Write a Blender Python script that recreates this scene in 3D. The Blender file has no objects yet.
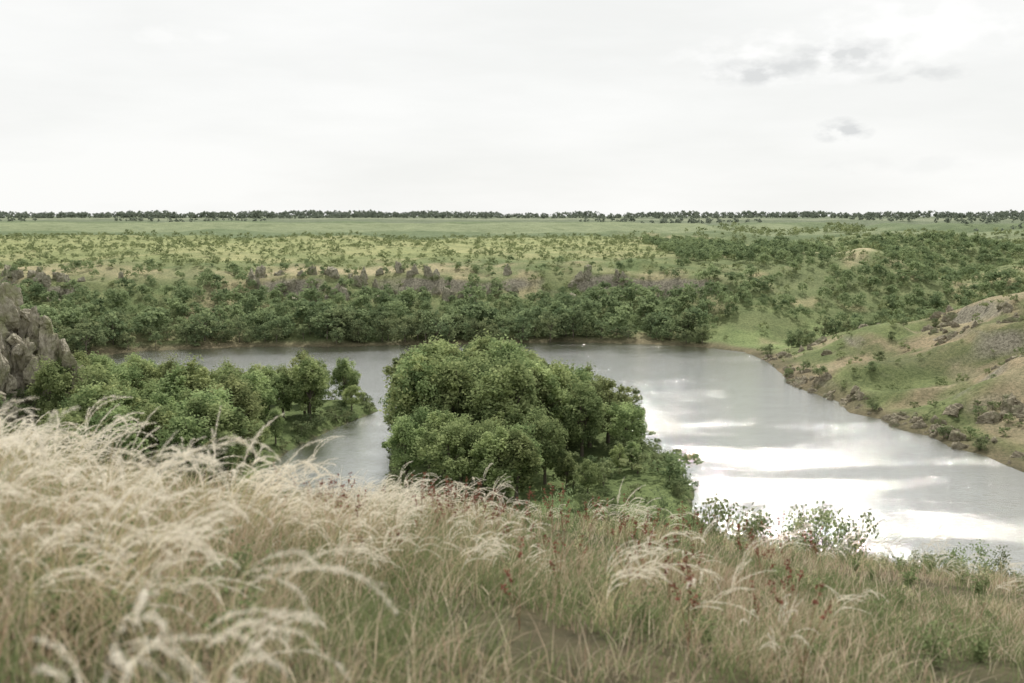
import bpy, math, random
import numpy as np
from mathutils import Vector, noise as mnoise
rng = np.random.default_rng(11)
random.seed(5)
scene = bpy.context.scene
scene.view_settings.view_transform = 'Standard'
scene.view_settings.look = 'None'
scene.view_settings.exposure = 0

# ------------------------------------------------------------------ survey
H = 36.0
F = 995.6
P = math.radians(7.18)
def W(px, py, z=0.0):
    a = (px - 512) / F; b = (341.5 - py) / F
    dz = -math.sin(P) + b * math.cos(P); dy = math.cos(P) + b * math.sin(P)
    t = (z - H) / dz
    return (a * t, dy * t)

# ------------------------------------------------------------------ noise
_tab = rng.random((256, 256))
def vnoise(x, y):
    xi = np.floor(x).astype(np.int64); yi = np.floor(y).astype(np.int64)
    xf = x - xi; yf = y - yi
    xf = xf * xf * (3 - 2 * xf); yf = yf * yf * (3 - 2 * yf)
    g = lambda i, j: _tab[i & 255, j & 255]
    a = g(xi, yi) * (1 - xf) + g(xi + 1, yi) * xf
    b = g(xi, yi + 1) * (1 - xf) + g(xi + 1, yi + 1) * xf
    return a * (1 - yf) + b * yf
def fbm(x, y, sc, oc=4):
    x = np.asarray(x, float) / sc; y = np.asarray(y, float) / sc
    s = 0; a = 1; t = 0
    for i in range(oc):
        s = s + a * vnoise(x + 17.3 * i, y + 9.1 * i); t += a
        a *= 0.5; x = x * 2.03; y = y * 2.03
    return s / t
def sstep(a, b, x):
    t = np.clip((x - a) / (b - a), 0, 1)
    return t * t * (3 - 2 * t)

def sdist(x, y, poly):
    """signed distance, positive inside"""
    x = np.asarray(x, float); y = np.asarray(y, float)
    d2 = np.full(x.shape, 1e18); ins = np.zeros(x.shape, bool)
    n = len(poly)
    for i in range(n):
        x0, y0 = poly[i]; x1, y1 = poly[(i + 1) % n]
        ex, ey = x1 - x0, y1 - y0
        t = np.clip(((x - x0) * ex + (y - y0) * ey) / (ex * ex + ey * ey), 0, 1)
        dd = (x - x0 - t * ex) ** 2 + (y - y0 - t * ey) ** 2
        d2 = np.minimum(d2, dd)
        if y0 != y1:
            c = ((y0 > y) != (y1 > y)) & (x < (x1 - x0) * (y - y0) / (y1 - y0) + x0)
            ins ^= c
    d = np.sqrt(d2)
    return np.where(ins, d, -d)

FAR = [(-7000, 420), (-420, 350), (-220, 280), W(30, 358), W(100, 356), W(140, 351), W(250, 347), W(330, 347), W(400, 345),
       W(480, 344), W(560, 342), W(640, 344), W(700, 347), W(745, 352), W(768, 362), W(784, 376),
       W(790, 385), W(812, 393), W(838, 402), W(850, 413), W(880, 419), W(900, 430), W(930, 436), W(950, 447), W(985, 456), W(1024, 473),
       (86, 124), (130, 116), (400, 105), (7000, 100), (7000, 12000), (-7000, 12000)]
EDGE = [W(690, 512), W(694, 490), W(674, 468), W(650, 448), W(628, 428), W(598, 414), W(560, 408), W(520, 405), W(440, 406), W(405, 416), W(394, 440), W(386, 500)]
NEAR = [(7000, 50), (300, 62), (60, 78), (38, 84), (26, 98)] + EDGE + [W(360, 600),
        W(190, 600), W(236, 520), W(262, 470), W(290, 450), W(330, 430), W(378, 411), W(370, 403), W(300, 403), W(200, 404), W(60, 400),
        (-110, 192), (-220, 205), (-7000, 280), (-7000, -600), (7000, -600)]
CEN = EDGE + [W(384, 540), W(685, 545)]
RX = [55, 100, 160, 300, 620]; RY = [262, 285, 310, 385, 560]; RZ = [0.4, 1.6, 5, 14, 27]

def ravine(x, y):
    best = np.full(np.shape(x), 1e9); bz = np.zeros(np.shape(x))
    for i in range(4):
        x0, y0, x1, y1 = RX[i], RY[i], RX[i + 1], RY[i + 1]
        ex, ey = x1 - x0, y1 - y0
        t = np.clip(((x - x0) * ex + (y - y0) * ey) / (ex * ex + ey * ey), 0, 1)
        d = np.hypot(x - x0 - t * ex, y - y0 - t * ey)
        zz = RZ[i] + t * (RZ[i + 1] - RZ[i])
        m = d < best
        best = np.where(m, d, best); bz = np.where(m, zz, bz)
    return best, bz

def terrain(x, y):
    x = np.asarray(x, float); y = np.asarray(y, float)
    sf = sdist(x, y, FAR); sn = sdist(x, y, NEAR)
    n1 = fbm(x, y, 45, 4) - .5; n2 = fbm(x + 500, y, 14, 3) - .5
    se = np.maximum(sf * (1 + 0.6 * n1), 0)
    SX = [0, 3, 12, 28, 42, 49, 76, 210, 500, 1000, 3000, 12000]
    zcl = np.interp(se, SX, [0.05, .7, 2.4, 7.6, 10.6, 16.6, 18.8, 23.6, 30.2, 33.2, 34.3, 34.8])
    zsm = np.interp(se, SX, [0.05, .7, 2.4, 8.0, 12.8, 15.2, 18.8, 23.6, 30.2, 33.2, 34.3, 34.8])
    cm_ = sstep(.42, .54, fbm(x + 60, y + 800, 34, 3))
    zf = zcl * cm_ + zsm * (1 - cm_)
    zf = zf + n2 * np.clip(sf / 12, 0, 1) * 3.4 * np.where(sf > 80, .5, 1) * np.clip(1.3 - sf / 600, 0.1, 1)
    zf = zf + n1 * 2.5 * np.clip(sf / 60, 0, 1) * np.clip(1.2 - sf / 1500, 0, 1)
    rl = sstep(55, 130, x) * sstep(30, 90, sf) * sstep(900, 300, sf) * sstep(0, 40, y - np.interp(x, RX, RY))
    zf = zf + rl * (12 * (fbm(x + 200, y * .8 + 70, 75, 3) - .5) - 7.5 * np.clip(.12 - np.abs(fbm(x + 10, y * .7, 110, 3) - .5), 0, .12) / .12)
    spm = sstep(50, 75, x) * sstep(262, 235, y)
    zf = zf + spm * (np.clip(sf / 14, 0, 1) * (np.abs(fbm(x * .5 + 30, y * 1.1, 24, 2) - .5) * -11 + 1.5)
                     + 2.4 * sstep(.8, 5, sf) * sstep(.4, .6, fbm(x + 3, y, 18, 2)))
    lat, rz = ravine(x, y)
    zr = rz + np.maximum(lat - 6, 0) * .37 + n2 * 2 * np.clip(lat / 20, 0, 1)
    k = 2.0
    hh = np.clip(.5 + .5 * (zr - zf) / k, 0, 1)
    zf = np.where(sf > 0, zr * (1 - hh) + zf * hh - k * hh * (1 - hh) * np.clip(sf / 10, 0, 1), zf)
    zf = np.minimum(zf, 0.05 + np.maximum(sf, 0) * 1.1)
    xr = np.clip(x, 0, 22); xl = np.clip(-x, 0, 22)
    yy = np.clip(y, -30, 1000)
    e = 14 + 1.2 * np.sin(x * .35) + 0.8 * np.sin(x * .13 + 1)
    dd = (yy - e)
    drop = np.where(dd > 20, dd, np.log1p(np.exp(np.clip(dd, -30, 20) / 1.6)) * 1.6) * .42
    zn = 34.9 - .22 * yy + .145 * xl - .125 * xr - drop
    zn = zn + (fbm(x + 40, y + 11, 7, 2) - .5) * .35 * np.clip(np.hypot(x, y) / 4, 0, 1) + (fbm(x, y, 30, 3) - .5) * 3 * np.clip((y - 22) / 30, 0, 1)
    flat = .7 + fbm(x, y, 25, 3) * 1.0
    hl = 22.0 * sstep(-66, -82, x + 6 * n2) * sstep(178, 156, y) * sstep(130, 147, y - 6 * n2 + .6 * (x + 72))
    hl = np.maximum(hl, 9 * sstep(-60, -72, x + 5 * n2) * sstep(175, 155, y) * sstep(118, 140, y))
    zn = np.maximum(zn, np.maximum(flat, hl))
    zn = np.minimum(zn, 0.05 + np.maximum(sn, 0) * .6)
    z = np.where(sf > 0, zf, np.where(sn > 0, zn, -np.clip(np.minimum(-sf, -sn) * .3, 0.02, 3)))
    return z, sf, sn, lat
def gz(x, y):
    return float(terrain(np.array([x]), np.array([y]))[0][0])

# ------------------------------------------------------------------ mesh helpers
def mk_mesh(name, V, Fc, mats, col=None, midx=None, smooth=False):
    V = np.asarray(V, np.float32).reshape(-1, 3); Fc = np.asarray(Fc, np.int32)
    me = bpy.data.meshes.new(name)
    me.vertices.add(len(V)); me.vertices.foreach_set('co', V.ravel())
    k = Fc.shape[1]
    me.loops.add(Fc.size); me.loops.foreach_set('vertex_index', Fc.ravel())
    me.polygons.add(len(Fc)); me.polygons.foreach_set('loop_start', np.arange(len(Fc), dtype=np.int32) * k)
    for m in (mats if isinstance(mats, (list, tuple)) else [mats]):
        me.materials.append(m)
    if midx is not None:
        me.polygons.foreach_set('material_index', np.asarray(midx, np.int32))
    if smooth:
        me.polygons.foreach_set('use_smooth', np.ones(len(Fc), bool))
    me.update(calc_edges=True)
    if col is not None:
        at = me.color_attributes.new('tint', 'FLOAT_COLOR', 'POINT')
        c = np.ones((len(V), 4), np.float32); c[:, :3] = col
        at.data.foreach_set('color', c.ravel())
    return me
def add(name, me, loc=(0, 0, 0), rot=0.0, sc=(1, 1, 1), parent=None, tilt=(0, 0), **props):
    o = bpy.data.objects.new(name, me)
    o.location = loc; o.rotation_euler = (tilt[0], tilt[1], rot); o.scale = sc
    scene.collection.objects.link(o)
    if parent: o.parent = parent
    for k_, v in props.items(): o[k_] = v
    return o

# ------------------------------------------------------------------ materials
def newmat(name):
    m = bpy.data.materials.new(name); m.use_nodes = True
    nt = m.node_tree; nt.nodes.clear()
    out = nt.nodes.new('ShaderNodeOutputMaterial')
    return m, nt, out
def N(nt, t, **kw):
    n = nt.nodes.new(t)
    for k_, v in kw.items(): setattr(n, k_, v)
    return n
def mixc(nt, fac, a, b, blend='MIX'):
    n = N(nt, 'ShaderNodeMix', data_type='RGBA', blend_type=blend)
    for sock, v in ((n.inputs[0], fac), (n.inputs[6], a), (n.inputs[7], b)):
        if isinstance(v, bpy.types.NodeSocket): nt.links.new(v, sock)
        elif isinstance(v, (int, float)): sock.default_value = v
        else: sock.default_value = (*v, 1)
    return n.outputs[2]
def ramp(nt, src, p0, p1, c0=(0, 0, 0), c1=(1, 1, 1)):
    r = N(nt, 'ShaderNodeValToRGB')
    r.color_ramp.elements[0].position = p0; r.color_ramp.elements[1].position = p1
    r.color_ramp.elements[0].color = (*c0, 1); r.color_ramp.elements[1].color = (*c1, 1)
    nt.links.new(src, r.inputs[0]); return r.outputs[0]
def noise_n(nt, vec, scale, detail=5, rough=.6):
    n = N(nt, 'ShaderNodeTexNoise'); n.inputs['Scale'].default_value = scale
    n.inputs['Detail'].default_value = detail; n.inputs['Roughness'].default_value = rough
    if vec is not None: nt.links.new(vec, n.inputs['Vector'])
    return n.outputs[0]

def leaf_mat(name, dark, light, trans=.45):
    m, nt, out = newmat(name)
    at = N(nt, 'ShaderNodeAttribute', attribute_name='tint')
    sep = N(nt, 'ShaderNodeSeparateColor'); nt.links.new(at.outputs['Color'], sep.inputs[0])
    c = mixc(nt, sep.outputs[0], dark, light)
    oi = N(nt, 'ShaderNodeObjectInfo')
    hs = N(nt, 'ShaderNodeHueSaturation'); hs.inputs['Saturation'].default_value = .9
    mr = N(nt, 'ShaderNodeMapRange'); nt.links.new(oi.outputs['Random'], mr.inputs[0])
    mr.inputs[3].default_value = .78; mr.inputs[4].default_value = 1.22
    mr2 = N(nt, 'ShaderNodeMapRange')
    mm = N(nt, 'ShaderNodeMath', operation='FRACT'); m7 = N(nt, 'ShaderNodeMath', operation='MULTIPLY'); m7.inputs[1].default_value = 7.31
    nt.links.new(oi.outputs['Random'], m7.inputs[0]); nt.links.new(m7.outputs[0], mm.inputs[0]); nt.links.new(mm.outputs[0], mr2.inputs[0])
    mr2.inputs[3].default_value = .48; mr2.inputs[4].default_value = .515
    nt.links.new(mr2.outputs[0], hs.inputs['Hue']); nt.links.new(mr.outputs[0], hs.inputs['Value']); nt.links.new(c, hs.inputs['Color'])
    d = N(nt, 'ShaderNodeBsdfDiffuse'); t = N(nt, 'ShaderNodeBsdfTranslucent')
    nt.links.new(hs.outputs[0], d.inputs[0]); nt.links.new(hs.outputs[0], t.inputs[0])
    mx = N(nt, 'ShaderNodeMixShader'); mx.inputs[0].default_value = trans
    nt.links.new(d.outputs[0], mx.inputs[1]); nt.links.new(t.outputs[0], mx.inputs[2])
    nt.links.new(mx.outputs[0], out.inputs[0])
    return m
def vc_mat(name, trans=.3):
    m, nt, out = newmat(name)
    at = N(nt, 'ShaderNodeAttribute', attribute_name='tint')
    d = N(nt, 'ShaderNodeBsdfDiffuse'); t = N(nt, 'ShaderNodeBsdfTranslucent')
    nt.links.new(at.outputs['Color'], d.inputs[0]); nt.links.new(at.outputs['Color'], t.inputs[0])
    mx = N(nt, 'ShaderNodeMixShader'); mx.inputs[0].default_value = trans
    nt.links.new(d.outputs[0], mx.inputs[1]); nt.links.new(t.outputs[0], mx.inputs[2])
    nt.links.new(mx.outputs[0], out.inputs[0]); return m

M_leaf = leaf_mat('tree_foliage', (.13, .185, .07), (.43, .51, .215))
M_leaf2 = leaf_mat('bank_foliage', (.11, .155, .075), (.29, .35, .165))
M_scrub = leaf_mat('scrub_foliage', (.125, .17, .075), (.26, .31, .14))
M_far = leaf_mat('distant_foliage_hazed', (.17, .20, .16), (.25, .285, .215), .2)  # horizon tree leaves, lightened: distance haze painted into the colour
M_near = leaf_mat('shrub_leaves', (.14, .19, .08), (.28, .34, .16), .4)
M_grass = vc_mat('grass_blades', .4)
M_plume = vc_mat('feather_plume', .5)

def bark():
    m, nt, out = newmat('bark')
    tc = N(nt, 'ShaderNodeTexCoord')
    f = noise_n(nt, tc.outputs['Object'], 3, 6)
    c = mixc(nt, f, (.06, .05, .04), (.2, .17, .13))
    b = N(nt, 'ShaderNodeBsdfPrincipled'); b.inputs['Roughness'].default_value = .9
    nt.links.new(c, b.inputs['Base Color']); nt.links.new(b.outputs[0], out.inputs[0]); return m
M_bark = bark()
def rockmat(name, ca, cb, cc):
    m, nt, out = newmat(name)
    geo = N(nt, 'ShaderNodeNewGeometry')
    f = noise_n(nt, geo.outputs['Position'], 1.1, 9, .65)
    f2 = noise_n(nt, geo.outputs['Position'], .3, 5, .6)
    c = mixc(nt, ramp(nt, f, .32, .68), ca, cb)
    c = mixc(nt, ramp(nt, f2, .52, .66), c, cc)
    b = N(nt, 'ShaderNodeBsdfPrincipled'); b.inputs['Roughness'].default_value = .92; b.inputs['Specular IOR Level'].default_value = .2
    nt.links.new(c, b.inputs['Base Color'])
    bp = N(nt, 'ShaderNodeBump'); bp.inputs['Strength'].default_value = .9; bp.inputs['Distance'].default_value = .3
    nt.links.new(f, bp.inputs['Height']); nt.links.new(bp.outputs[0], b.inputs['Normal'])
    nt.links.new(b.outputs[0], out.inputs[0]); return m
M_rock = rockmat('granite', (.19, .17, .13), (.50, .46, .37), (.27, .27, .16))
M_rockb = rockmat('brown_rock', (.12, .105, .075), (.33, .295, .215), (.17, .18, .10))
M_rockt = rockmat('tan_rock', (.14, .13, .095), (.38, .355, .27), (.17, .19, .10))

def groundmat():
    m, nt, out = newmat('ground_cover')
    at = N(nt, 'ShaderNodeAttribute', attribute_name='tint')
    geo = N(nt, 'ShaderNodeNewGeometry')
    f1 = noise_n(nt, geo.outputs['Position'], .12, 8, .7)
    f2 = noise_n(nt, geo.outputs['Position'], 1.6, 11, .78)
    c = mixc(nt, 1.0, at.outputs['Color'], ramp(nt, f1, .3, .7, (.68, .74, .68), (1.3, 1.26, 1.25)), 'MULTIPLY')
    c = mixc(nt, 1.0, c, ramp(nt, f2, .35, .65, (.48, .54, .48), (1.48, 1.42, 1.4)), 'MULTIPLY')
    sp = N(nt, 'ShaderNodeSeparateXYZ'); nt.links.new(geo.outputs['Normal'], sp.inputs[0])
    b = N(nt, 'ShaderNodeBsdfPrincipled'); b.inputs['Roughness'].default_value = .95; b.inputs['Specular IOR Level'].default_value = .15
    rk = mixc(nt, ramp(nt, f2, .38, .62), (.09, .082, .06), (.36, .335, .26))
    c = mixc(nt, ramp(nt, sp.outputs[2], .75, .86, (1, 1, 1), (0, 0, 0)), c, rk)
    nt.links.new(c, b.inputs['Base Color'])
    bp = N(nt, 'ShaderNodeBump'); bp.inputs['Strength'].default_value = .9; bp.inputs['Distance'].default_value = .5
    nt.links.new(f2, bp.inputs['Height']); nt.links.new(bp.outputs[0], b.inputs['Normal'])
    nt.links.new(b.outputs[0], out.inputs[0]); return m
M_ground = groundmat()

def watermat():
    m, nt, out = newmat('river_water')
    geo = N(nt, 'ShaderNodeNewGeometry')
    mp = N(nt, 'ShaderNodeMapping'); mp.inputs['Rotation'].default_value = (0, 0, .35); mp.inputs['Scale'].default_value = (.8, 2.0, 1)
    nt.links.new(geo.outputs['Position'], mp.inputs['Vector'])
    r1 = noise_n(nt, mp.outputs[0], 1.2, 5, .68)
    mp2 = N(nt, 'ShaderNodeMapping'); mp2.inputs['Scale'].default_value = (1, 2.6, 1)
    nt.links.new(geo.outputs['Position'], mp2.inputs['Vector'])
    patch = noise_n(nt, mp2.outputs[0], .03, 8, .65)
    pr = ramp(nt, patch, .3, .75)
    bp = N(nt, 'ShaderNodeBump'); bp.inputs['Distance'].default_value = .3
    st = N(nt, 'ShaderNodeMapRange'); nt.links.new(pr, st.inputs[0]); st.inputs[3].default_value = .24; st.inputs[4].default_value = .68
    nt.links.new(st.outputs[0], bp.inputs['Strength']); nt.links.new(r1, bp.inputs['Height'])
    g = N(nt, 'ShaderNodeBsdfGlossy'); g.inputs['Color'].default_value = (.87, .875, .865, 1)
    ro = N(nt, 'ShaderNodeMapRange'); nt.links.new(pr, ro.inputs[0]); ro.inputs[3].default_value = .05; ro.inputs[4].default_value = .11
    nt.links.new(ro.outputs[0], g.inputs['Roughness']); nt.links.new(bp.outputs[0], g.inputs['Normal'])
    d = N(nt, 'ShaderNodeBsdfDiffuse'); d.inputs[0].default_value = (.13, .14, .105, 1)
    fr = N(nt, 'ShaderNodeLayerWeight'); fr.inputs[0].default_value = .5
    nt.links.new(bp.outputs[0], fr.inputs['Normal'])
    f = N(nt, 'ShaderNodeMapRange'); nt.links.new(fr.outputs['Facing'], f.inputs[0])
    f.inputs[1].default_value = .3; f.inputs[2].default_value = .8; f.inputs[3].default_value = .45; f.inputs[4].default_value = .92
    mx = N(nt, 'ShaderNodeMixShader'); nt.links.new(f.outputs[0], mx.inputs[0])
    nt.links.new(d.outputs[0], mx.inputs[1]); nt.links.new(g.outputs[0], mx.inputs[2])
    nt.links.new(mx.outputs[0], out.inputs[0]); return m
M_water = watermat()

# ------------------------------------------------------------------ ground sheet
def axis(c, a, lo, hi, n):
    u = np.linspace(math.asinh((lo - c) / a), math.asinh((hi - c) / a), n)
    return c + a * np.sinh(u)
xs = axis(0, 60, -6500, 6500, 620); ys = axis(120, 90, -400, 11000, 840)
GX, GY = np.meshgrid(xs, ys)
gx, gy = GX.ravel(), GY.ravel()
Z, SF, SN, LAT = terrain(gx, gy)
nx, ny = len(xs), len(ys)
idx = np.arange(nx * ny).reshape(ny, nx)
Fc = np.stack([idx[:-1, :-1], idx[:-1, 1:], idx[1:, 1:], idx[1:, :-1]], -1).reshape(-1, 4)
def mixv(a, b, t): return a * (1 - t[:, None]) + np.asarray(b)[None, :] * t[:, None]
col = np.tile(np.array([.22, .18, .12]), (len(gx), 1))
nA = fbm(gx, gy, 22, 4); nB = fbm(gx + 900, gy + 300, 60, 4); nC = fbm(gx + 99, gy + 77, 9, 3)
col = mixv(col, (.16, .175, .09), sstep(.44, .58, fbm(gx, gy, 2.2, 3)) * .7)
col = mixv(col, (.13, .17, .07), sstep(22, 45, gy) * (SN > 0))
fc = np.tile(np.array([.155, .18, .085]), (len(gx), 1))
fc = mixv(fc, (.30, .26, .17), sstep(.54, .66, nA) * .7)
fc = mixv(fc, (.11, .15, .065), sstep(.48, .60, nC) * .8)
rim = np.exp(-((SF - 64) / 12) ** 2) * sstep(.38, .55, nB + .1) * (gx < 40)
fc = mixv(fc, (.37, .315, .21), rim * .85)
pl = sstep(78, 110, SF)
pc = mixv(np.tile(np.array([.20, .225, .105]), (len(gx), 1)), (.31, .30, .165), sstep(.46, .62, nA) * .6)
pc = mixv(pc, (.275, .29, .145), sstep(120, 150, SF) * sstep(245, 215, SF) * .55)  # yellow-green plateau band, paler: sunlight painted into the colour
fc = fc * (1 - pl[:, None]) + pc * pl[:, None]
gf = sstep(245, 262, SF + 30 * (nB - .5))
fc = mixv(fc, (.12, .155, .085), gf)
xb = gx + 260 * (nB - .5)
fc = mixv(fc, (.18, .21, .125), sstep(330, 345, SF) * sstep(540, 520, SF) * sstep(330, 300, xb))
fc = mixv(fc, (.125, .15, .10), sstep(560, 600, SF))
fc = mixv(fc, (.18, .20, .14), sstep(760, 780, SF) * sstep(950, 940, SF))
ry_ = np.interp(gx, RX, RY)
spur = (gx > 52) & (gy < ry_ - 6)
ac = sstep(50, 80, gx) * sstep(8, 30, gy - ry_) * sstep(330, 260, SF)
acc = mixv(np.tile(np.array([.155, .185, .09]), (len(gx), 1)), (.33, .29, .18), sstep(.54, .64, nC * .5 + nB * .5))
fc = fc * (1 - ac[:, None] * .9) + acc * ac[:, None] * .9
fc = mixv(fc, (.42, .37, .25), np.exp(-(((gx - 128) / 20) ** 2 + ((gy - 385) / 22) ** 2)) * sstep(.4, .55, nC))
mead = np.exp(-(((gx - 80) / 26) ** 2 + ((gy - 280) / 20) ** 2))
fc = mixv(fc, (.18, .225, .10), np.clip(mead * 1.5, 0, 1) * sstep(.3, .5, nC))
sc_ = mixv(np.tile(np.array([.25, .21, .14]), (len(gx), 1)), (.16, .19, .085), sstep(.46, .60, nA))
sc_ = mixv(sc_, (.12, .145, .065), sstep(.50, .60, fbm(gx + 7, gy + 5, 6, 3)) * .75)
sc_ = mixv(sc_, (.31, .265, .185), sstep(.58, .70, nC) * .7)
fc = np.where(spur[:, None], sc_, fc)
fc = mixv(fc, (.15, .125, .085), sstep(7, 1.5, SF) * .85)
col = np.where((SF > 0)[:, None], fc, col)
col = np.where(((SF <= 0) & (SN <= 0))[:, None], np.array([.10, .09, .06]), col)
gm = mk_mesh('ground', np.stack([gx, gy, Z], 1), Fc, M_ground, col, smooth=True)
add('ground', gm, kind='structure', label='grassy river valley terrain with stony slopes and plateau', category='ground')
wv = [(-6500, -50, 0), (6500, -50, 0), (6500, 700, 0), (-6500, 700, 0)]
add('river_water', mk_mesh('river_water', wv, [[0, 1, 2, 3]], M_water), kind='structure',
    label='calm silvery river reflecting the pale sky', category='river')

# ------------------------------------------------------------------ vegetation builders
def unit(n, r=rng):
    v = r.normal(size=(n, 3)); return v / np.linalg.norm(v, axis=1, keepdims=True)
def leaf_quads(C, nrm, hs, r=rng):
    n = len(C)
    t = unit(n, r); u = np.cross(nrm, t); u /= np.linalg.norm(u, axis=1, keepdims=True) + 1e-9
    v = np.cross(nrm, u); s = (hs * r.uniform(.7, 1.3, n))[:, None]
    V = np.stack([C - u * s, C - v * s * .62, C + u * s, C + v * s * .62], 1).reshape(-1, 3)
    return V, np.arange(4 * n).reshape(-1, 4)
def tube(pts, rad, k=6):
    pts = np.asarray(pts, float); V = []; Fq = []
    for i, p in enumerate(pts):
        d = pts[min(i + 1, len(pts) - 1)] - pts[max(i - 1, 0)]; d /= np.linalg.norm(d) + 1e-9
        a = np.cross(d, [1, .2, .1]); a /= np.linalg.norm(a) + 1e-9; b = np.cross(d, a)
        for j in range(k):
            th = 2 * math.pi * j / k
            V.append(p + rad[i] * (a * math.cos(th) + b * math.sin(th)))
    for i in range(len(pts) - 1):
        for j in range(k):
            Fq.append([i * k + j, i * k + (j + 1) % k, (i + 1) * k + (j + 1) % k, (i + 1) * k + j])
    return np.array(V), np.array(Fq)
def join(parts):
    V = []; Fq = []; o = 0
    for v, f in parts:
        V.append(v); Fq.append(f + o); o += len(v)
    return np.concatenate(V), np.concatenate(Fq)
def crown(seed, h, r, zb, ncl, nl, ls, cr, squash=.8):
    g = np.random.default_rng(seed)
    d = unit(ncl, g); d[:, 2] = np.abs(d[:, 2]) * g.choice([1, -.75], ncl, p=[.68, .32])
    rad = g.uniform(.35, 1.0, ncl) ** .5
    lump = 1 + .22 * np.sin(3 * np.arctan2(d[:, 1], d[:, 0]) + seed) + g.normal(0, .13, ncl)
    cz = zb + (h - zb) * .45
    up = np.where(d[:, 2] > 0, h - cz - cr * .5, cz - zb)
    C = np.stack([d[:, 0] * rad * lump * (r - cr * .5), d[:, 1] * rad * lump * (r - cr * .5), cz + d[:, 2] * rad * up * g.uniform(.75, 1.14, ncl)], 1)
    crs = cr * g.uniform(.45, 1.3, ncl)
    q = unit(ncl * nl, g); rr = g.uniform(.35, 1.18, ncl * nl)
    ci = np.repeat(np.arange(ncl), nl)
    L = C[ci] + q * (rr * crs[ci])[:, None] * np.array([1, 1, squash])
    nrm = q * .6 + unit(len(L), g) * .7 + np.array([0, 0, .25]); nrm /= np.linalg.norm(nrm, axis=1, keepdims=True)
    V, Fq = leaf_quads(L, nrm, np.full(len(L), ls), g)
    tint = np.clip(g.uniform(0, .75, ncl)[ci] + g.uniform(-.15, .35, len(L)), 0, 1)
    return V, Fq, np.repeat(tint, 4), C
def wood_parts(seed, h, zb, C, r0, nlimb=9):
    g = np.random.default_rng(seed + 1000)
    lean = g.normal(0, .04 * h, 2); parts = []
    top = .72 * h
    P_ = [np.array([lean[0] * t * t, lean[1] * t * t, top * t - .3]) for t in np.linspace(0, 1, 6)]
    parts.append(tube(P_, [r0 * (1.25 - t) for t in np.linspace(0, 1.05, 6)], 7))
    for c in C[g.choice(len(C), min(nlimb, len(C)), replace=False)]:
        t = np.clip((c[2] / top) * g.uniform(.45, .7), .15, .95)
        b = np.array([lean[0] * t * t, lean[1] * t * t, top * t - .3])
        m = (b + c) / 2 + np.array([0, 0, .06 * h])
        parts.append(tube([b, m, c], [r0 * .45, r0 * .28, r0 * .08], 5))
    return join(parts)
def tcol(t): return np.repeat(t[:, None], 3, 1)

BIG = []
for i in range(8):
    h = 15.0; r = 3.4 + .45 * (i % 4); zb = 1.0 + .5 * (i % 2)
    V, Fq, t, C = crown(100 + i, h, r, zb, 84, 88, .235, 1.05, 1.15)
    cm = mk_mesh('crown', V, Fq, M_leaf, tcol(t))
    tv, tf = wood_parts(100 + i, h, zb, C, .28)
    BIG.append((mk_mesh('trunk', tv, tf, M_bark, smooth=True), cm))
def simple_tree(seed, h, r, zb, ncl, nl, ls, cr, r0):
    V, Fq, t, C = crown(seed, h, r, zb, ncl, nl, ls, cr)
    tv, tf = wood_parts(seed, h, zb, C, r0, 5)
    VV, FF = join([(V, Fq), (tv, tf)])
    tt = np.concatenate([t, np.full(len(tv), .3)])
    mi = np.concatenate([np.zeros(len(Fq), int), np.ones(len(tf), int)])
    return VV, FF, tt, mi
SM = []
for i in range(6):
    VV, FF, tt, mi = simple_tree(200 + i, 8.0, 3.1 + .4 * (i % 3), .1, 30, 32, .29, 1.15, .14)
    SM.append(mk_mesh('bank_tree', VV, FF, [M_leaf2, M_bark], tcol(tt), mi))
SH = []
for i in range(5):
    VV, FF, tt, mi = simple_tree(300 + i, 2.4, 1.4 + .15 * i, .05, 14, 30, .14, .5, .05)
    SH.append(mk_mesh('scrub_shrub', VV, FF, [M_scrub, M_bark], tcol(tt), mi))
def stuff_mesh(name, protos, pts, mat):
    Vs = []; Fs = []; Ts = []; o = 0
    pts = np.asarray(pts)
    which = rng.integers(0, len(protos), len(pts))
    for k_, (V, Fq, t) in enumerate(protos):
        q = pts[which == k_]
        if len(q) == 0: continue
        a = rng.uniform(0, 6.28, len(q)); ca, sa = np.cos(a), np.sin(a)
        sx = q[:, 3] * rng.uniform(.85, 1.3, len(q)); sz = q[:, 3]
        X = (V[None, :, 0] * ca[:, None] - V[None, :, 1] * sa[:, None]) * sx[:, None] + q[:, 0:1]
        Y = (V[None, :, 0] * sa[:, None] + V[None, :, 1] * ca[:, None]) * sx[:, None] + q[:, 1:2]
        Zz = V[None, :, 2] * sz[:, None] + q[:, 2:3]
        VV = np.stack([X, Y, Zz], -1).reshape(-1, 3)
        FF = (Fq[None] + (np.arange(len(q)) * len(V))[:, None, None]).reshape(-1, 4) + o
        tt = np.clip(t[None] * .6 + rng.uniform(-.1, .5, len(q))[:, None], 0, 1).ravel()
        Vs.append(VV); Fs.append(FF); Ts.append(tt); o += len(VV)
    return mk_mesh(name, np.concatenate(Vs), np.concatenate(Fs), mat, tcol(np.concatenate(Ts)))

def jitter(x0, x1, y0, y1, s, j=.48):
    a, b = np.meshgrid(np.arange(x0, x1, s), np.arange(y0, y1, s))
    a = a.ravel() + rng.uniform(-j, j, a.size) * s; b = b.ravel() + rng.uniform(-j, j, b.size) * s
    return a, b

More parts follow.
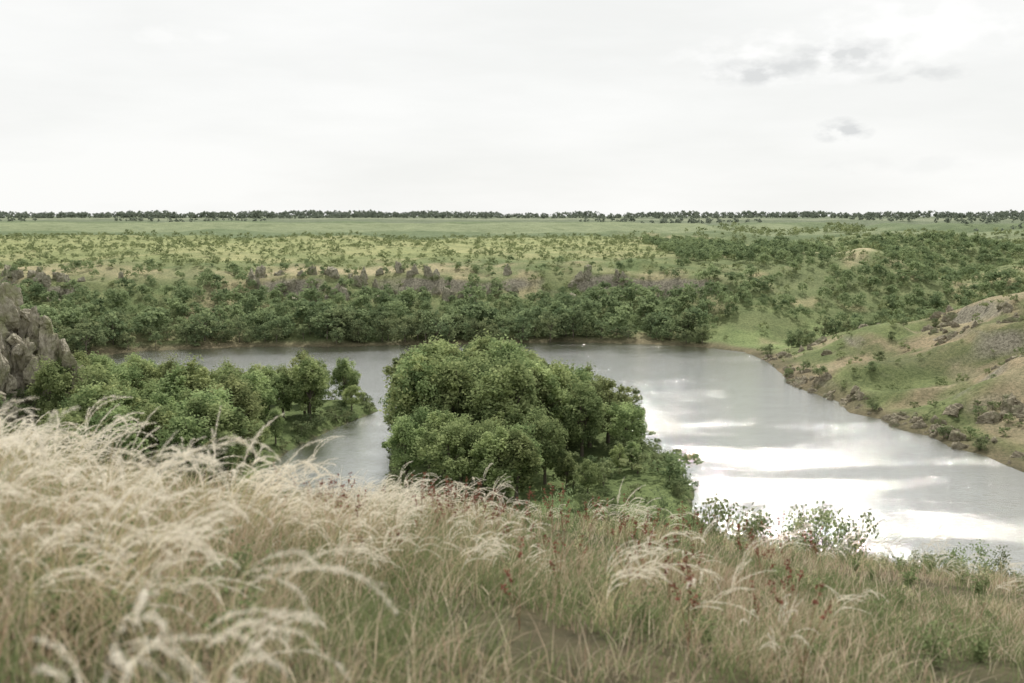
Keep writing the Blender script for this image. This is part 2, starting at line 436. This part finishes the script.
def add_big(x, y, h, k_, label, group):
    z = gz(x, y)
    s = h / 15.0; w = s * random.uniform(1.0, 1.4)
    e = bpy.data.objects.new('tree', None); e.empty_display_size = .5
    e.location = (x, y, z); e.rotation_euler = (0, 0, random.uniform(0, 6.28)); e.scale = (w, w, s)
    scene.collection.objects.link(e)
    e['label'] = label; e['category'] = 'tree'; e['group'] = group
    tm, cm = BIG[k_ % len(BIG)]
    add('trunk', tm, parent=e); add('crown', cm, parent=e)
ntree = 0
cx, cy = jitter(-45, 60, 100, 195, 5.3)
sc0 = sdist(cx, cy, CEN)
low = []
for x, y, s in zip(cx, cy, sc0):
    if s < 1.2 or y < 115: continue
    a = x / y
    hmax = 36 - y * np.interp(a, [-.125, -.105, -.08, -.02, .02, .04, .07, .085, .11, .125, .14, .3], [.150, .137, .124, .121, .131, .148, .152, .162, .172, .20, .25, .27])
    h = min(hmax, 17.5) * random.uniform(.78, 1.02)
    if a > .118 or (a > .05 and y < 142): h = min(h, random.choice([1.4, 2.2, 3.0, 5.2, 6.0]))
    if h < 5 or s < 2.0: low.append((x, y, max(1.4, min(h, 4)))); continue
    if y < 136: h = min(h, 12) * .8
    add_big(x, y, h, random.randrange(8), 'tall dense green willow tree on the river island', 'trees of the riverside groves'); ntree += 1
lx, ly = jitter(-105, -10, 118, 200, 5.8)
zz_, _, ls_, _ = terrain(lx, ly)
lc = sdist(lx, ly, CEN)
for x, y, s, z, c in zip(lx, ly, ls_, zz_, lc):
    a = x / y
    if s < 1.8 or c > -8 or a < -.47 or a > -.11 or z > 10: continue
    hmax = 36 - y * np.interp(a, [-.45, -.385, -.365, -.27, -.2, -.14], [.136, .133, .144, .149, .132, .139])
    h = min(hmax - z * .9, 13.5) * random.uniform(.74, 1.02)
    if s < 3.2 : h = min(h, random.uniform(4.5, 7))
    if a > -.23 and y < 152: h = min(h, random.uniform(3, 6))
    if h < 4: low.append((x, y, 3)); continue
    add_big(x, y, h, random.randrange(8), 'leafy green tree in dense grove beside river channel', 'trees of the riverside groves'); ntree += 1
print('big trees', ntree)

# ---- far bank wood
tx, ty = jitter(-330, 330, 110, 470, 4.1, .6)
tz, tsf, _, tl = terrain(tx, ty)
n1 = fbm(tx, ty, 28, 3); n2 = fbm(tx + 300, ty, 22, 3); n3 = fbm(tx + 100, ty, 9, 2)
cand = []
ryy = np.interp(tx, RX, RY)
for i in range(len(tx)):
    x, y, s, z, lat = tx[i], ty[i], tsf[i], tz[i], tl[i]
    if s < .6 or abs(x) > .6 * y: continue
    sp = x > 52 and y < ryy[i] - 6
    h = random.uniform(3.5, 9.5) * (.75 + .5 * n3[i])
    if sp:
        if s < 7: p = .12; h = random.uniform(2, 3.5)
        elif s > 85 : p = .5; h = random.uniform(4, 7)
        else: p = .015; h = 2.5
        if lat < 18 and x > 72: p = .55; h = random.uniform(3, 6)
    else:
        if s < 16: p = 1.0
        elif s < 36: p = .98 if n1[i] > .36 else .75; h *= .75
        elif s < 45: p = .8 if n1[i] > .42 else .5; h *= .6
        elif s < 58: p = .45 if n3[i] > .48 else .12; h *= .45
        elif s < 72: p = .35 if n3[i] > .5 else .12; h *= .4
        else: p = 0
        if x > 60 and s >= 34:
            p = .95 if n2[i] > .48 else (.6 if n2[i] > .41 else .2); h = random.uniform(2.5, 5.5)
            if s > 130: p *= .8
            if s > 250: p = 0
        if lat < 12: p = max(p, .8)
        if (x - 80) ** 2 / 26 ** 2 + (y - 278) ** 2 / 18 ** 2 < 1: p = .06; h = 3
        if (x - 128) ** 2 / 17 ** 2 + (y - 385) ** 2 / 20 ** 2 < 1: p = .04; h = 3
    if random.random() < p: cand.append((x, y, z - .25, h))
cand.sort(key=lambda c: c[0] ** 2 + c[1] ** 2)
nk = 300 - ntree
for x, y, z, h in cand[:nk]:
    s = h / 8; w = s * random.uniform(.95, 1.4)
    add('tree', random.choice(SM), (x, y, z), random.uniform(0, 6.28), (w, w, s),
        label='rounded green tree on the wooded river bank', category='tree', group='trees along the river bank')
protos = []
for i in range(4):
    V, Fq, t, C = crown(400 + i, 8.0, 3.6, .1, 20, 20, .42, 1.2); protos.append((V, Fq, t))
rest = [(x, y, z, h / 8) for x, y, z, h in cand[nk:]]
add('woodland', stuff_mesh('woodland', protos, rest, M_leaf2), kind='stuff', label='dense green woodland covering the valley slopes', category='woodland')

# ---- plateau scrub
px_, py_ = jitter(-460, 460, 150, 760, 4.5, 1.0)
pz, psf, _, plat = terrain(px_, py_)
m1 = fbm(px_ + 50, py_, 30, 3); m2 = fbm(px_ + 350, py_, 22, 3); m3 = fbm(px_ + 900, py_ + 300, 60, 4); sh = []
for i in range(len(px_)):
    x, y, s = px_[i], py_[i], psf[i]
    if s < 2 or abs(x) > .6 * y: continue
    sp = x > 52 and y < np.interp(x, RX, RY) - 6
    size = random.uniform(.6, 1.8) * (1 + .5 * (random.random() < .15))
    if sp:
        p = .4; size = random.uniform(.4, 1.7)
        if m1[i] > .50: p *= 2.2
        if s < 8: p = .85
    elif s < 64: p = .5
    elif s < 245: p = .8 if m1[i] > .42 else .55
    elif s < 262: p = .9
    elif s < 420: p = .55 * sstep(70, 190, x + 260 * (m3[i] - .5)); size *= 1.3
    else: p = 0
    if (x - 80) ** 2 / 26 ** 2 + (y - 278) ** 2 / 18 ** 2 < 1: p = .08
    if x > 70 and s > 60: size *= 1.2; p *= 1.2 if m2[i] > .46 else .7
    if random.random() < p: sh.append((x, y, pz[i] - .1, size / 2.4 * 1.25))
for x, y, h in low:
    sh.append((x, y, gz(x, y) - .1, h / 2.4))
ex, ey = jitter(-45, 60, 100, 195, 2.9)
for x, y, s in zip(ex, ey, sdist(ex, ey, CEN)):
    if (.3 < s < 2.8 and (x / y < .08 or random.random() < .5)) or (s > 0 and x / y > .05 and random.random() < .5):
        sh.append((x, y, gz(x, y) - .1, random.choice([.35, .5, .7, 1.0, 1.5]) * random.uniform(.8, 1.2)))
ex, ey = jitter(-105, -10, 125, 200, 3)
ez, _, es, _ = terrain(ex, ey)
for x, y, z, s in zip(ex, ey, ez, es):
    if .3 < s < 3.5 and x / y < -.12 and x / y > -.55: sh.append((x, y, z - .1, random.uniform(.6, 1.2)))
for _ in range(110):
    x = random.uniform(-82, -59); y = random.uniform(116, 146); sh.append((x, y, gz(x, y) + .2, random.uniform(.5, 1.4)))
sh.sort(key=lambda c: c[0] ** 2 + c[1] ** 2)
for x, y, z, s in sh[:285]:
    w = s * random.uniform(.85, 1.3)
    add('shrub', random.choice(SH), (x, y, z), random.uniform(0, 6.28), (w, w, s),
        label='low rounded green shrub on the grassy river bank', category='shrub', group='shrubs of the valley')
protos = []
for i in range(5):
    V, Fq, t, C = crown(500 + i, 2.4, 1.5, .0, 8, 9, .27, .6); protos.append((V, Fq, t))
add('scrub', stuff_mesh('scrub', protos, sh[285:], M_scrub), kind='stuff', label='scattered green scrub bushes over the dry plateau', category='scrub')

# ---- shelter belts on the horizon
belt = []
def row(x0, x1, y0, y1, step, h0, h1, depth=20, gap=.3):
    n = int(abs(x1 - x0) / step)
    for i in range(n):
        t = i / n; x = x0 + (x1 - x0) * t; y = y0 + (y1 - y0) * t
        if fbm(np.array([x]), np.array([y]), 70, 2)[0] < gap: continue
        yy = y + random.uniform(-depth, depth)
        belt.append((x + random.uniform(-2, 2), yy, 0, random.uniform(h0, h1) / 8 * (.6 + .9 * float(fbm(np.array([x]), np.array([3.]), 45, 2)[0]))))
row(-1000, 1000, 1350, 1250, 2.2, 4, 8.5, 30, .2)
row(-1500, 1500, 2300, 2200, 5, 9, 14, 40, .2)
row(60, 620, 900, 1000, 3.5, 3, 6.5, 25, .4)
row(-560, -120, 960, 930, 3.5, 2.5, 4.0, 10, .45)
row(330, 700, 760, 720, 3.0, 4, 6, 50, .3)
belt = np.array(belt); belt[:, 2] = terrain(belt[:, 0], belt[:, 1])[0] - .3
protos = []
for i in range(4):
    V, Fq, t, C = crown(600 + i, 8.0, 3.9, .0, 12, 14, .75, 1.5); protos.append((V, Fq, t))
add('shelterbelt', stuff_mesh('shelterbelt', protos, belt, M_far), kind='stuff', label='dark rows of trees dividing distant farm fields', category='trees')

# ------------------------------------------------------------------ rocks
def rock_mesh(seed, sub=4, sx=1, sy=1, sz=1, npl=9, rough=.07, mat=None, tilted=5):
    import bmesh
    g = np.random.default_rng(seed * 13 + 5)
    th = g.uniform(0, 6.28, npl); nz = g.normal(.1, .3, npl)
    n = np.stack([np.cos(th), np.sin(th), nz], 1)
    ex_ = unit(tilted, g)
    n = np.concatenate([n, ex_]); n /= np.linalg.norm(n, axis=1, keepdims=True); dpl = g.uniform(.5, .95, len(n))
    bm = bmesh.new(); bmesh.ops.create_icosphere(bm, subdivisions=sub, radius=1)
    off = Vector((seed * 3.7, seed * 1.3, seed * 7.1))
    for v in bm.verts:
        p = v.co.copy()
        dt = n @ np.array(p)
        r = min(1.3, float(np.min(np.where(dt > .05, dpl / np.maximum(dt, .05), 9))))
        p = p * r
        f = mnoise.fractal(p * 2.2 + off, 1, 2, 6)
        d, _ = mnoise.voronoi(Vector((p.x, p.y, p.z * .5)) * 1.9 + off)
        crack = max(0, 1 - (d[1] - d[0]) * 7)
        p = p * (1 + rough * 1.6 * f - .17 * crack)
        v.co = Vector((p.x * sx, p.y * sy, p.z * sz))
    me = bpy.data.meshes.new('rock'); bm.to_mesh(me); bm.free(); me.materials.append(mat or M_rock)
    return me
RK = [rock_mesh(i, 5) for i in range(9)]
RT = [rock_mesh(40 + i, 4, mat=M_rockt) for i in range(5)]
RS = [rock_mesh(20 + i, 4, 1.1, .95, .8, 7, .1, M_rockb) for i in range(5)]
gr = np.random.default_rng(8)
KX = [-84, -77, -75.2, -73.6, -72, -70.4, -69, -67.3, -65.6, -63]; KZ = [26.2, 25.9, 23.9, 24.6, 21.9, 22.2, 18.6, 17.0, 13.2, 8.5]
for row_y in (148.5, 144.5, 140.5, 137):
    x = -83.5
    while x < -64.3:
        r = gr.uniform(.8, 2.1); x += r * .95
        zt = float(np.interp(x, KX, KZ)) - (148.5 - row_y) * gr.uniform(.9, 1.7) + gr.normal(0, .7)
        z = max(gz(x, row_y), 5) - 1.0
        while z < zt - 1.0:
            rr = r * gr.uniform(.7, 1.15); hh = rr * gr.uniform(1.0, 2.2)
            if z + 2 * hh > zt + .6: hh = max((zt + .4 - z) / 2, .6)
            add('rock_outcrop', RK[gr.integers(0, 9)], (x + gr.normal(0, .45), row_y + gr.normal(0, .8), z + hh * .9), gr.uniform(0, 6.28), (rr, rr * gr.uniform(.7, 1.3), hh * 1.15), tilt=(gr.normal(0, .16), gr.normal(.08, .16)),
                label='weathered grey granite crag on the hillside', category='rock', group='crags of the rocky spur')
            z += hh * 1.25
for i in range(50):
    x = gr.uniform(-80, -60); y = gr.uniform(122, 141); z = gz(x, y); r = gr.uniform(.4, 1.5)
    add('rock_outcrop', RK[i % 9], (x, y, z + r * .3), gr.uniform(0, 6.28), (r, r * gr.uniform(.8, 1.2), r * gr.uniform(.7, 1.4)), tilt=(gr.normal(0, .2), gr.normal(0, .2)),
        label='weathered grey granite crag on the hillside', category='rock', group='crags of the rocky spur')
k_ = 0
for tries in range(8000):
    x = random.uniform(-190, 60); y = random.uniform(270, 370)
    z, s, _, _ = terrain(np.array([x]), np.array([y]))
    if 36 < s[0] < 54 and fbm(np.array([x + 60]), np.array([y + 800]), 34, 3)[0] > .46:
        r = random.uniform(.9, 2.4)
        add('rock_outcrop', random.choice(RT), (x, y, float(z[0]) + r * .15), random.uniform(0, 6.28), (r * 1.3, r, r * random.uniform(.9, 1.6)), tilt=(random.uniform(-.2, .2), random.uniform(-.2, .2)),
            label='grey brown stone outcrop on the wooded valley slope', category='rock', group='outcrops along the far slope')
        k_ += 1
        if k_ > 120: break
k_ = 0
for tries in range(9000):
    x = random.uniform(58, 110); y = random.uniform(118, 250)
    z, s, _, _ = terrain(np.array([x]), np.array([y])); s = s[0]
    if s < .1 or x > .58 * y: continue
    clus = fbm(np.array([x]), np.array([y]), 9, 2)[0]
    if random.random() < ((1 if clus > .5 else .2) if s < 5 else (.3 if clus > .66 else .0)):
        r = random.uniform(.3, 1.3) if s < 5 else random.uniform(.5, 1.7)
        add('boulder', random.choice(RS), (x, y, float(z[0]) - r * .15), random.uniform(0, 6.28), (r * 1.2, r, r * random.uniform(.7, 1.2)), tilt=(random.uniform(-.3, .3), random.uniform(-.3, .3)),
            label='brown weathered boulder on the rocky shore', category='boulder', group='boulders along the shore')
        k_ += 1
        if k_ > 210: break

# ------------------------------------------------------------------ foreground grass
def grass(nt, ymin, ymax, per):
    r = rng.random(nt); y = np.sqrt(ymin ** 2 + r * (ymax ** 2 - ymin ** 2))
    x = rng.uniform(-1, 1, nt) * (.62 * y + 1.0)
    keep = fbm(x + 5, y, 1.3, 3) > rng.uniform(.2, .54, nt)
    x, y = x[keep], y[keep]
    lush = fbm(x + 70, y + 20, 1.7, 3)
    ht = np.interp(x / (y + 2), [-.5, -.15, .1, .4], [.46, .37, .26, .20]) * (.45 + 1.1 * fbm(x, y + 50, 1.3, 3))
    straw = rng.random(len(x)) < np.interp(lush, [.38, .60], [.72, .15])
    z = terrain(x, y)[0]
    i = np.repeat(np.arange(len(x)), per); n = len(i)
    bx = x[i] + rng.normal(0, .07, n); by = y[i] + rng.normal(0, .07, n); bz = z[i] - .04
    L = ht[i] * rng.uniform(.3, 1.2, n) * np.where(straw[i], 1.15, .9)
    th = rng.normal(.1, 1.8, n); bend = rng.uniform(.1, 1.1, n)
    dx, dy = np.cos(th), np.sin(th)
    wth = rng.uniform(0, 6.28, n); wx, wy = np.cos(wth), np.sin(wth)
    w = rng.uniform(.0012, .0034, n) * (1 + y[i] / 16)
    T = np.array([0, .4, .75, 1.0]); Wd = np.array([1, .85, .5, .08])
    b = bend[:, None] * L[:, None]
    cxx = bx[:, None] + dx[:, None] * b * T ** 2 ; cyy = by[:, None] + dy[:, None] * b * T ** 2
    czz = bz[:, None] + L[:, None] * (T * (1 - .28 * bend[:, None] * T))
    V = np.zeros((n, 4, 2, 3))
    for sgn, j in ((-1, 0), (1, 1)):
        V[:, :, j, 0] = cxx + sgn * wx[:, None] * w[:, None] * Wd; V[:, :, j, 1] = cyy + sgn * wy[:, None] * w[:, None] * Wd
        V[:, :, j, 2] = czz
    base = (np.arange(n) * 8)[:, None, None]
    q = np.array([[0, 1, 3, 2], [2, 3, 5, 4], [4, 5, 7, 6]])[None]
    Fq = (base + q).reshape(-1, 4)
    g1 = np.array([.17, .215, .095]); g2 = np.array([.33, .35, .185]); s1 = np.array([.68, .60, .45]); s2 = np.array([.40, .28, .20])
    u = np.clip(rng.uniform(-.2, .6, n) + (lush[i] < .5) * .35, 0, 1)[:, None]
    cg = g1 * (1 - u) + g2 * u; u2 = rng.random(n)[:, None] ** .9; cs = s1 * u2 + s2 * (1 - u2)
    C = np.where((straw[i] ^ (rng.random(n) < .18))[:, None], cs, cg)
    return V.reshape(-1, 3), Fq, np.repeat(C, 8, 0)
parts = [grass(9500, 1.8, 9, 13), grass(13500, 8, 25, 9)]
V, Fq = join([(a, b) for a, b, c in parts])
add('meadow_grass', mk_mesh('meadow_grass', V, Fq, M_grass, np.concatenate([c for a, b, c in parts])), kind='stuff',
    label='mixed green and straw coloured steppe grass on hilltop', category='grass')

# ---- feather grass plants
def feather(seed, nst, hgt, wind):
    g = np.random.default_rng(seed); parts = []; cols = []
    def ribbon(pts, w, c0):
        pts = np.asarray(pts); d = np.gradient(pts, axis=0); s = np.cross(d, [0.3, -1, .2]); s /= np.linalg.norm(s, axis=1, keepdims=True) + 1e-9
        ww = np.asarray(w)[:, None]; V = np.stack([pts - s * ww, pts + s * ww], 1).reshape(-1, 3)
        n = len(pts); Fq = np.array([[2 * i, 2 * i + 1, 2 * i + 3, 2 * i + 2] for i in range(n - 1)])
        parts.append((V, Fq)); cols.append(np.tile(c0, (len(V), 1)))
    for k in range(nst):
        th = g.uniform(0, 6.28); lean = g.uniform(.05, .45)
        hh = hgt * g.uniform(.45, 1.2); b0 = np.array([*g.normal(0, .09, 2), -.03])
        dl = np.array([math.cos(th) * lean + wind * .3, math.sin(th) * lean, 0])
        t = np.linspace(0, 1, 6)[:, None]
        st = b0 + t * np.array([0, 0, hh]) * (1 - .08 * t) + dl * hh * t ** 2
        ribbon(st, np.linspace(.0024, .0012, 6), np.array([.56, .49, .31]) * g.uniform(.7, 1.15))
        top = st[-1]; az0 = g.normal(0 if wind > 0 else math.pi, .6); el0 = g.uniform(.15, 1.3); dr = g.uniform(.6, 1.8)
        for a in range(g.integers(2, 4)):
            L = g.uniform(.18, .38); n = 12
            az = az0 + g.normal(0, .26); el = el0 + g.normal(0, .2)
            p = top.copy() - np.array([0, 0, g.uniform(0, .06)]); pts = [p.copy()]
            for i in range(n):
                e = el - (i / n) * dr
                p = p + L / n * np.array([math.cos(az) * math.cos(e), math.sin(az) * math.cos(e), math.sin(e)]); pts.append(p.copy())
                az += g.normal(0, .08)
            pts = np.array(pts); ribbon(pts, np.linspace(.0012, .0006, n + 1), np.array([.80, .74, .60]))
            m = 110; u = np.sort(g.uniform(.06, 1, m)) * (n - .001); i0 = u.astype(int); f = (u - i0)[:, None]
            B = pts[i0] * (1 - f) + pts[i0 + 1] * f; D = pts[i0 + 1] - pts[i0]; D /= np.linalg.norm(D, axis=1, keepdims=True)
            R_ = unit(m, g); S = np.cross(D, R_); S /= np.linalg.norm(S, axis=1, keepdims=True)
            hl = g.uniform(.016, .038, m) * np.interp(u / n, [.0, .3, .8, 1], [.4, 1, .9, .6])
            E = B + (D * .85 + S * .5) * hl[:, None]; Wv = np.cross(D, S) * .0009
            mid = (B + E) / 2
            parts.append((np.stack([B, mid - Wv, E, mid + Wv], 1).reshape(-1, 3), np.arange(4 * m).reshape(-1, 4)))
            cols.append(np.repeat(np.array([.90, .85, .745])[None] * g.uniform(.85, 1.05, (m, 1)), 4, 0))
    for k in range(28):
        th = g.uniform(0, 6.28); L = g.uniform(.25, .62); b = g.uniform(.3, .9)
        t = np.linspace(0, 1, 5)[:, None]
        pts = np.array([*g.normal(0, .05, 2), -.03]) + t * np.array([0, 0, L * (1 - .3 * b)]) + t ** 2 * L * b * np.array([math.cos(th), math.sin(th), 0])
        ribbon(pts, np.linspace(.0022, .0006, 5), np.array([.25, .29, .14]) if g.random() < .5 else np.array([.58, .49, .33]))
    V, Fq = join(parts)
    return mk_mesh('feather_grass', V, Fq, M_plume, np.concatenate(cols))
FG = [feather(700 + i, 4 + i % 4, .56, 1) for i in range(12)] + [feather(730 + i, 5, .56, -1) for i in range(4)]
spots = []
def scat(n, amin, amax, y0, y1, lo=.38, hi=.54):
    k = 0
    while k < n:
        y = math.sqrt(random.uniform(y0 * y0, y1 * y1)); x = random.uniform(amin, amax) * y
        if random.random() < sstep(lo, hi, fbm(np.array([x + 31]), np.array([y + 9]), 1.5, 2)[0]): spots.append((x, y)); k += 1
scat(19, -.62, -.2, 2.3, 4.2, .3, .5)
scat(66, -.6, -.12, 4, 8.5)
scat(76, -.58, -.03, 8, 14.0)
scat(40, -.14, .14, 5.5, 14)
scat(20, .1, .56, 6, 14.5)
spots += [(1.22, 4.7), (.95, 5.4), (1.9, 6.0)]
for x, y in spots:
    s = random.uniform(.62, 1.12) * (1.15 if x < -.25 * y else .8)
    k = random.randrange(12) if x > -.3 * y else random.randrange(16)
    add('feather_grass', FG[k], (x, y, gz(x, y)), random.uniform(-.9, .9), (s, s, s),
        label='silvery feather grass tuft with arching white plumes', category='feather grass', group='feather grass on the hilltop')

def herb(seed, kind):
    g = np.random.default_rng(seed); parts = []; cols = []
    ns = {'dock': 3, 'flower': 5, 'leafy': 10}[kind]
    for k in range(ns):
        hh = g.uniform(.28, .58) if kind != 'leafy' else g.uniform(.12, .32)
        if kind == 'flower': hh *= .8
        th = g.uniform(0, 6.28); ln = g.uniform(.05, .35) if kind != 'leafy' else g.uniform(.1, .7)
        t = np.linspace(0, 1, 5)
        pts = [np.array([math.cos(th) * ln * hh * q * q, math.sin(th) * ln * hh * q * q, hh * q - .02]) for q in t]
        v, f = tube(pts, np.linspace(.0025, .0012, 5), 4); parts.append((v, f))
        sc = {'dock': (.36, .22, .14), 'flower': (.24, .27, .13), 'leafy': (.22, .26, .13)}[kind]
        cols.append(np.tile(sc, (len(v), 1)))
        if kind == 'dock':
            n = 26; u = g.choice([.84, .92, 1.0], n) + g.normal(0, .012, n); c = (.23, .095, .07); ls = .0095; sp = .009
        elif kind == 'flower':
            n = 16; u = g.uniform(.95, 1.02, n); c = (.68, .64, .40); ls = .0065; sp = .014
        else:
            n = 34; u = g.uniform(.15, 1.0, n); c = (.22, .27, .13); ls = .012; sp = .022
        PP = np.stack([np.interp(u, t, [p[j] for p in pts]) for j in range(3)], 1) + g.normal(0, sp, (n, 3)) * [1, 1, .6]
        v, f = leaf_quads(PP, unit(n, g), np.full(n, ls), g); parts.append((v, f))
        cols.append(np.repeat(np.array(c)[None] * g.uniform(.6, 1.5, (n, 1)), 4, 0))
    V, Fq = join(parts); return mk_mesh(kind, V, Fq, M_grass, np.concatenate(cols))
DK = [herb(800 + i, 'dock') for i in range(6)]; FL = [herb(820 + i, 'flower') for i in range(3)]; LF = [herb(840 + i, 'leafy') for i in range(6)]
def sprinkle(name, ms, n, amin, amax, y0, y1, label, cat, s0, s1):
    for _ in range(n):
        y = math.sqrt(random.uniform(y0 * y0, y1 * y1)); x = random.uniform(amin, amax) * y; s = random.uniform(s0, s1)
        add(name, random.choice(ms), (x, y, gz(x, y)), random.uniform(0, 6.28), (s, s, s), label=label, category=cat, group=cat + ' plants among the grass')
sprinkle('dock_plant', DK, 110, -.25, .32, 4.5, 13, 'dock plant with rusty red seed heads', 'dock', .7, 1.1)
sprinkle('wildflower', FL, 80, -.1, .55, 5, 14, 'pale yellow wildflower among steppe grass', 'wildflower', .5, .8)
sprinkle('leafy_herb', LF, 45, -.6, -.25, 3.5, 8, 'bushy green herb among feather grass', 'herb', .8, 1.2)
sprinkle('leafy_herb', LF, 130, -.3, .56, 5, 15, 'bushy green herb among dry grass', 'herb', .6, 1.0)

# ---- shrubs just over the brow
BS = []
for i in range(3):
    V, Fq, t, C = crown(900 + i, 2.3, 1.0, .1, 30, 46, .045, .3, .9)
    tv, tf = wood_parts(900 + i, 2.3, .1, C, .03, 20)
    VV, FF = join([(V, Fq), (tv, tf)])
    BS.append(mk_mesh('hill_shrub', VV, FF, [M_near, M_bark], tcol(np.concatenate([t, np.full(len(tv), .3)])),
                      np.concatenate([np.zeros(len(Fq), int), np.ones(len(tf), int)])))
def brow(px, y, top_py, w):
    a = (px - 512) / F; b = (341.5 - top_py) / F; x = a / (math.cos(P) + b * math.sin(P)) * y
    top = H - y * (math.sin(P) - b * math.cos(P)) / (math.cos(P) + b * math.sin(P))
    return x, y, top, w
for i, (x, y, top, w) in enumerate([brow(825, 19, 495, .7), brow(852, 19.5, 506, .6), brow(803, 20, 508, .5), brow(735, 21, 490, .8), brow(700, 21.5, 492, .7), brow(665, 22, 490, .7),
                                    brow(973, 18, 534, .5), brow(935, 18.5, 543, .35), brow(1005, 17.5, 548, .3), brow(560, 20, 474, .55), brow(762, 20.5, 500, .5)]):
    z = gz(x, y); s = max((top - z) / 2.3, .3)
    add('hillside_shrub', BS[i % 3], (x, y, z), random.uniform(0, 6.28), (w, w, s),
        label='light green leafy shrub below the grassy brow', category='shrub', group='shrubs below the brow')

# ------------------------------------------------------------------ world
wd = bpy.data.worlds.new('World'); scene.world = wd; wd.use_nodes = True
nt = wd.node_tree; nt.nodes.clear()
out = N(nt, 'ShaderNodeOutputWorld'); bg = N(nt, 'ShaderNodeBackground'); bg.inputs[1].default_value = .1
sky = N(nt, 'ShaderNodeTexSky', sky_type='NISHITA'); sky.sun_disc = False
EL, AZ = math.radians(52), math.radians(10)
sky.sun_elevation = EL; sky.sun_rotation = AZ
tc = N(nt, 'ShaderNodeTexCoord'); g = tc.outputs['Generated']
mp = N(nt, 'ShaderNodeMapping'); mp.inputs['Scale'].default_value = (1.4, 1.4, 7); nt.links.new(g, mp.inputs['Vector'])
f = noise_n(nt, mp.outputs[0], 2.0, 6, .55)
cl = ramp(nt, f, .35, .62, (9.1, 9.15, 8.95), (9.9, 9.92, 9.75))
c = mixc(nt, .965, sky.outputs[0], cl)
def patch(c, px, py, w, h, colr, thr, amt, ns=30):
    a = (px - 512) / F; b = (341.5 - py) / F
    d = Vector((a, math.cos(P) + b * math.sin(P), -math.sin(P) + b * math.cos(P))).normalized()
    s = N(nt, 'ShaderNodeVectorMath', operation='SUBTRACT'); nt.links.new(g, s.inputs[0]); s.inputs[1].default_value = d
    m = N(nt, 'ShaderNodeVectorMath', operation='MULTIPLY'); nt.links.new(s.outputs[0], m.inputs[0]); m.inputs[1].default_value = (F / w, F / w, F / h)
    l = N(nt, 'ShaderNodeVectorMath', operation='LENGTH'); nt.links.new(m.outputs[0], l.inputs[0])
    mk = N(nt, 'ShaderNodeMapRange'); nt.links.new(l.outputs['Value'], mk.inputs[0]); mk.inputs[1].default_value = 1.4; mk.inputs[2].default_value = 0
    mpp = N(nt, 'ShaderNodeMapping'); mpp.inputs['Scale'].default_value = (1, 1, 2.0); nt.links.new(g, mpp.inputs['Vector'])
    nn = noise_n(nt, mpp.outputs[0], ns, 5, .5)
    nr = N(nt, 'ShaderNodeMapRange'); nt.links.new(nn, nr.inputs[0]); nr.inputs[1].default_value = .3; nr.inputs[2].default_value = .7
    ml = N(nt, 'ShaderNodeMath', operation='MULTIPLY'); nt.links.new(mk.outputs[0], ml.inputs[0]); nt.links.new(nr.outputs[0], ml.inputs[1])
    r = ramp(nt, ml.outputs[0], thr, thr + .38, (0, 0, 0), (amt, amt, amt))
    return mixc(nt, r, c, colr)
white = (10.4, 10.4, 10.3); grey = (7.2, 7.35, 7.35)
c = patch(c, 925, 28, 95, 30, white, .1, .95)
c = patch(c, 800, 56, 110, 26, white, .12, .9)
c = patch(c, 840, 58, 56, 17, grey, .12, .85, 36)
c = patch(c, 758, 72, 48, 12, grey, .08, .9, 40)
c = patch(c, 915, 73, 50, 11, grey, .14, .6, 40)
c = patch(c, 843, 131, 24, 11, grey, .08, .95, 50)
c = patch(c, 905, 165, 120, 14, grey, .3, .15)
c = patch(c, 175, 36, 60, 12, white, .2, .4)
nt.links.new(c, bg.inputs[0]); nt.links.new(bg.outputs[0], out.inputs[0])

sun = bpy.data.lights.new('sun', 'SUN'); sun.energy = 4.3; sun.angle = math.radians(1.5); sun.color = (1, .95, .86)
so = bpy.data.objects.new('sun', sun); scene.collection.objects.link(so)
dv = Vector((math.sin(AZ) * math.cos(EL), math.cos(AZ) * math.cos(EL), math.sin(EL)))
so.rotation_euler = dv.to_track_quat('Z', 'Y').to_euler()

cam = bpy.data.cameras.new('camera'); cam.lens = 35; cam.sensor_width = 36; cam.clip_end = 30000; cam.clip_start = .05
cam.dof.use_dof = True; cam.dof.focus_distance = 35; cam.dof.aperture_fstop = 2.2
co = bpy.data.objects.new('camera', cam); co.location = (0, 0, H); co.rotation_euler = (math.pi / 2 - P, 0, 0)
scene.collection.objects.link(co); scene.camera = co
